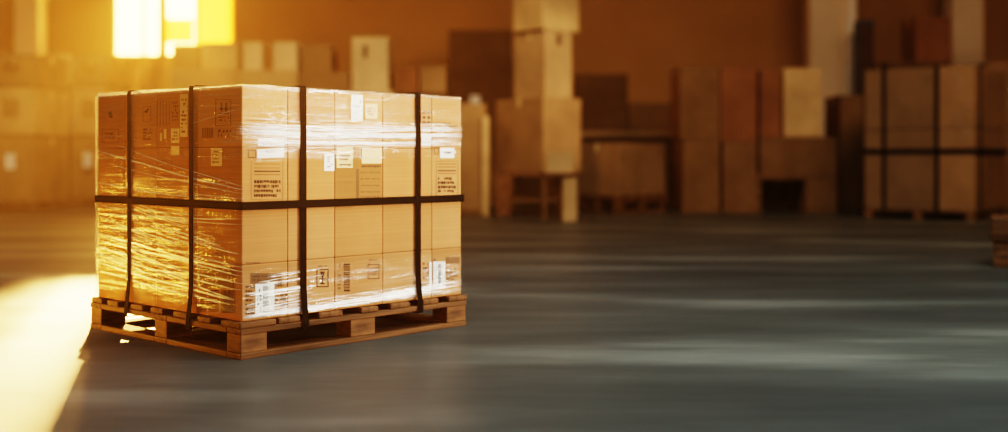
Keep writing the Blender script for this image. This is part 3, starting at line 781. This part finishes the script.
q = carton(859, 874, 20, 0, 19.62, .3, 'dark_blue', 'narrow dark blue cabinet beside the pale column', z0=0, name='cabinet', cat='cabinet', tape=False, strip=[(.1, .9, .05, .48, 2), (.1, .9, .52, .97, 2), (.8, .86, .5, .62, 3)])
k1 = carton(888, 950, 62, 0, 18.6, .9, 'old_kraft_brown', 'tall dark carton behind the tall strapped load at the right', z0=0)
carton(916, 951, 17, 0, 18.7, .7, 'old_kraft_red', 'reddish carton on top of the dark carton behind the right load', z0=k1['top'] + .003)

# -- left stacks
gl_ = 'cartons of the stacked pallet loads at the left'
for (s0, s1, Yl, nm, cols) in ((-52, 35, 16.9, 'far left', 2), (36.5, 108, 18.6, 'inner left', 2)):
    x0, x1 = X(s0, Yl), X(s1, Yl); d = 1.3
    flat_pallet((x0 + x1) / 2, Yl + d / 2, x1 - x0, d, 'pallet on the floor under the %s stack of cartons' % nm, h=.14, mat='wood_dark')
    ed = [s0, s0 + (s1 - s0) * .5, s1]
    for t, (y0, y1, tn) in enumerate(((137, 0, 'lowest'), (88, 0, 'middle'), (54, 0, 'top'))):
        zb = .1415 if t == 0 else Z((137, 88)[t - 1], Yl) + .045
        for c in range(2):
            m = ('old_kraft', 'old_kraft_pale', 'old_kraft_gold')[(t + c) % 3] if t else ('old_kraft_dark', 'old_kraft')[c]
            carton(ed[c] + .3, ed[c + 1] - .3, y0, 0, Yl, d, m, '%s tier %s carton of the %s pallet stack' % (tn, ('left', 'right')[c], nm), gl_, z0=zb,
                   strip=[(.25, .62, .35, .75, 4)] + ([(.3, .55, .5, .75, 3)] if (t + c) % 3 == 1 else []))  # white patches painted as glints of the plastic wrap
        if t < 2:
            zz = Z((137, 88)[t], Yl)
            mb = MB(); mb.box(-(x1 - x0) / 2, (x1 - x0) / 2, -d / 2, d / 2, 0.0035, .043, 0)
            o = mb.build('slip_board', M['wood_dark'], None, ((x0 + x1) / 2, Yl + d / 2, zz)); tag(o, 'dark board between the %s tiers of the %s pallet stack' % (('lowest and middle', 'middle and top')[t], nm), 'board')
# -- row of cartons behind the main load, left of the middle
gm = 'cartons in the row behind the foreground load'
YB = 20.4
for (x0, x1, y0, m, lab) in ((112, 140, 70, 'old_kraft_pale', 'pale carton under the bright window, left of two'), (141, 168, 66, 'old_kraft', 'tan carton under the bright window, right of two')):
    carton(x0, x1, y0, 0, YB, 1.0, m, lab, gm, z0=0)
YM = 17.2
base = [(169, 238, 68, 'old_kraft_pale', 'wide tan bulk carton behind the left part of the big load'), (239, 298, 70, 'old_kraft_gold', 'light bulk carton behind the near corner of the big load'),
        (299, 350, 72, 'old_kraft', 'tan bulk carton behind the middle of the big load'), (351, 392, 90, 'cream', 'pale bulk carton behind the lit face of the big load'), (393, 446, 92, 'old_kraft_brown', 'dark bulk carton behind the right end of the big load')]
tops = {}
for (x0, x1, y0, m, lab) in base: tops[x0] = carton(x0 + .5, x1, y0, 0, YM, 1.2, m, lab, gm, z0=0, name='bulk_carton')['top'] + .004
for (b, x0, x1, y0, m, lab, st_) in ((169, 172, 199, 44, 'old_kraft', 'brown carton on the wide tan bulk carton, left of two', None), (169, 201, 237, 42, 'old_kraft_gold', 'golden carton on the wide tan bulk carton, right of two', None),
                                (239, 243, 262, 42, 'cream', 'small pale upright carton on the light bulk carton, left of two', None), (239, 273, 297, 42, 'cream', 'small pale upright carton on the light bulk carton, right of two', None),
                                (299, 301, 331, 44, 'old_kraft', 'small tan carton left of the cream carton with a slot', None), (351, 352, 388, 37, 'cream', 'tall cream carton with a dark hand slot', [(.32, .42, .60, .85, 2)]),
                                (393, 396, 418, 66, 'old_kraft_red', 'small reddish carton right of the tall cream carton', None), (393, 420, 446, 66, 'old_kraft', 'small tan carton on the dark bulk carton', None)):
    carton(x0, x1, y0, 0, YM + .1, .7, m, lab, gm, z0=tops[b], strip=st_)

# ------------------------------------------------------------------ light
def lamp(name, kind, loc, target, energy, color, **kw):
    l_ = bpy.data.lights.new(name, kind); l_.energy = energy; l_.color = color
    for k, v in kw.items(): setattr(l_, k, v)
    o = bpy.data.objects.new(name, l_); COL.objects.link(o); o.location = loc
    d = Vector(target) - Vector(loc); o.rotation_euler = d.to_track_quat('-Z', 'Y').to_euler()
    return o
AZ, EL = math.atan(.290), math.atan(.166)
sd = Vector((math.sin(AZ) * math.cos(EL), -math.cos(AZ) * math.cos(EL), -math.sin(EL)))
c0 = Vector((-6.5, 22, 3.6))
lamp('sun', 'SPOT', c0 - sd * 50, c0, 5.5e6, (1.0, .52, .14), spot_size=math.radians(9), spot_blend=0.1, shadow_soft_size=.5)
lamp('key_spot', 'SPOT', (3.6, .9, 3.1), (-.75, 4.95, 1.68), 1750, (1.0, .72, .49), spot_size=math.radians(25), spot_blend=.9, shadow_soft_size=.3)  # added front fill for the right face, no fixture seen
lamp('side_fill', 'AREA', (5.6, 4.6, 1.25), (-.5, 5.0, .85), 42, (1.0, .88, .70), shape='RECTANGLE', size=1.0, size_y=1.3, spread=math.radians(60))  # added lamp, placed to throw bright streaks on the film
lamp('gold_bounce_fill', 'AREA', (-3.7, 5.7, .22), (-1.75, 5.15, .22), 5.0, (1.0, .48, .09), shape='RECTANGLE', size=1.0, size_y=.4, spread=math.radians(44))  # added lamp, imitates gold light bounced off the sunlit floor
lamp('left_orange_fill', 'SPOT', (-4.6, 2.6, .45), (-1.75, 5.1, .62), 72, (1.0, .36, .08), spot_size=math.radians(34), spot_blend=.8, shadow_soft_size=.3)  # added orange fill for the left face, source not seen
lamp('tower_fill', 'SPOT', (4.2, 9.5, 4.5), (.6, 15.8, 1.7), 1500, (1.0, .74, .46), spot_size=math.radians(22), spot_blend=.9, shadow_soft_size=.3)  # extra lamp added to brighten the right sides of the carton tower
lamp('cool_fill', 'AREA', (1.5, 3.5, 6.6), (1.5, 4.5, 0), 420, (.84, .98, 1.0), shape='RECTANGLE', size=6, size_y=5)  # unseen cool fill added to tint the floor slate
lamp('warm_fill_left', 'AREA', (-3.5, 11.0, 6.2), (-4.0, 19, 1.5), 215, (1.0, .66, .36), shape='RECTANGLE', size=5, size_y=2)  # unseen warm fill added to light the left background
lamp('warm_fill_right', 'AREA', (6.5, 9.5, 6.2), (3.0, 18, 1.2), 175, (1.0, .66, .38), shape='RECTANGLE', size=4, size_y=2)  # unseen warm fill added for the right background
w = bpy.data.worlds.new('sky'); SC.world = w; w.use_nodes = True
bg = w.node_tree.nodes['Background']; bg.inputs['Color'].default_value = (1.0, .70, .30, 1); bg.inputs['Strength'].default_value = 1.0
vol = w.node_tree.nodes.new('ShaderNodeVolumeScatter')       # warm dust in the air of the hall
vol.inputs['Color'].default_value = (1.0, .70, .38, 1); vol.inputs['Density'].default_value = .0017; vol.inputs['Anisotropy'].default_value = .55
w.node_tree.links.new(vol.outputs[0], w.node_tree.nodes['World Output'].inputs['Volume'])

# ------------------------------------------------------------------ camera and look
cam = bpy.data.cameras.new('camera'); co = bpy.data.objects.new('camera', cam); COL.objects.link(co)
co.location = (0, 0, CH); co.rotation_euler = (PI / 2, 0, 0)
cam.sensor_width = 36; cam.lens = 36 * F / 1008; cam.shift_y = -(216 - HY) / 1008
cam.dof.use_dof = True; cam.dof.focus_distance = 4.72; cam.dof.aperture_fstop = 0.78; cam.clip_start = .05
SC.camera = co
SC.view_settings.view_transform = 'Filmic'; SC.view_settings.look = 'Very High Contrast'; SC.view_settings.exposure = 0.08
SC.cycles.max_bounces = 10; SC.cycles.transparent_max_bounces = 24; SC.cycles.sample_clamp_indirect = 6
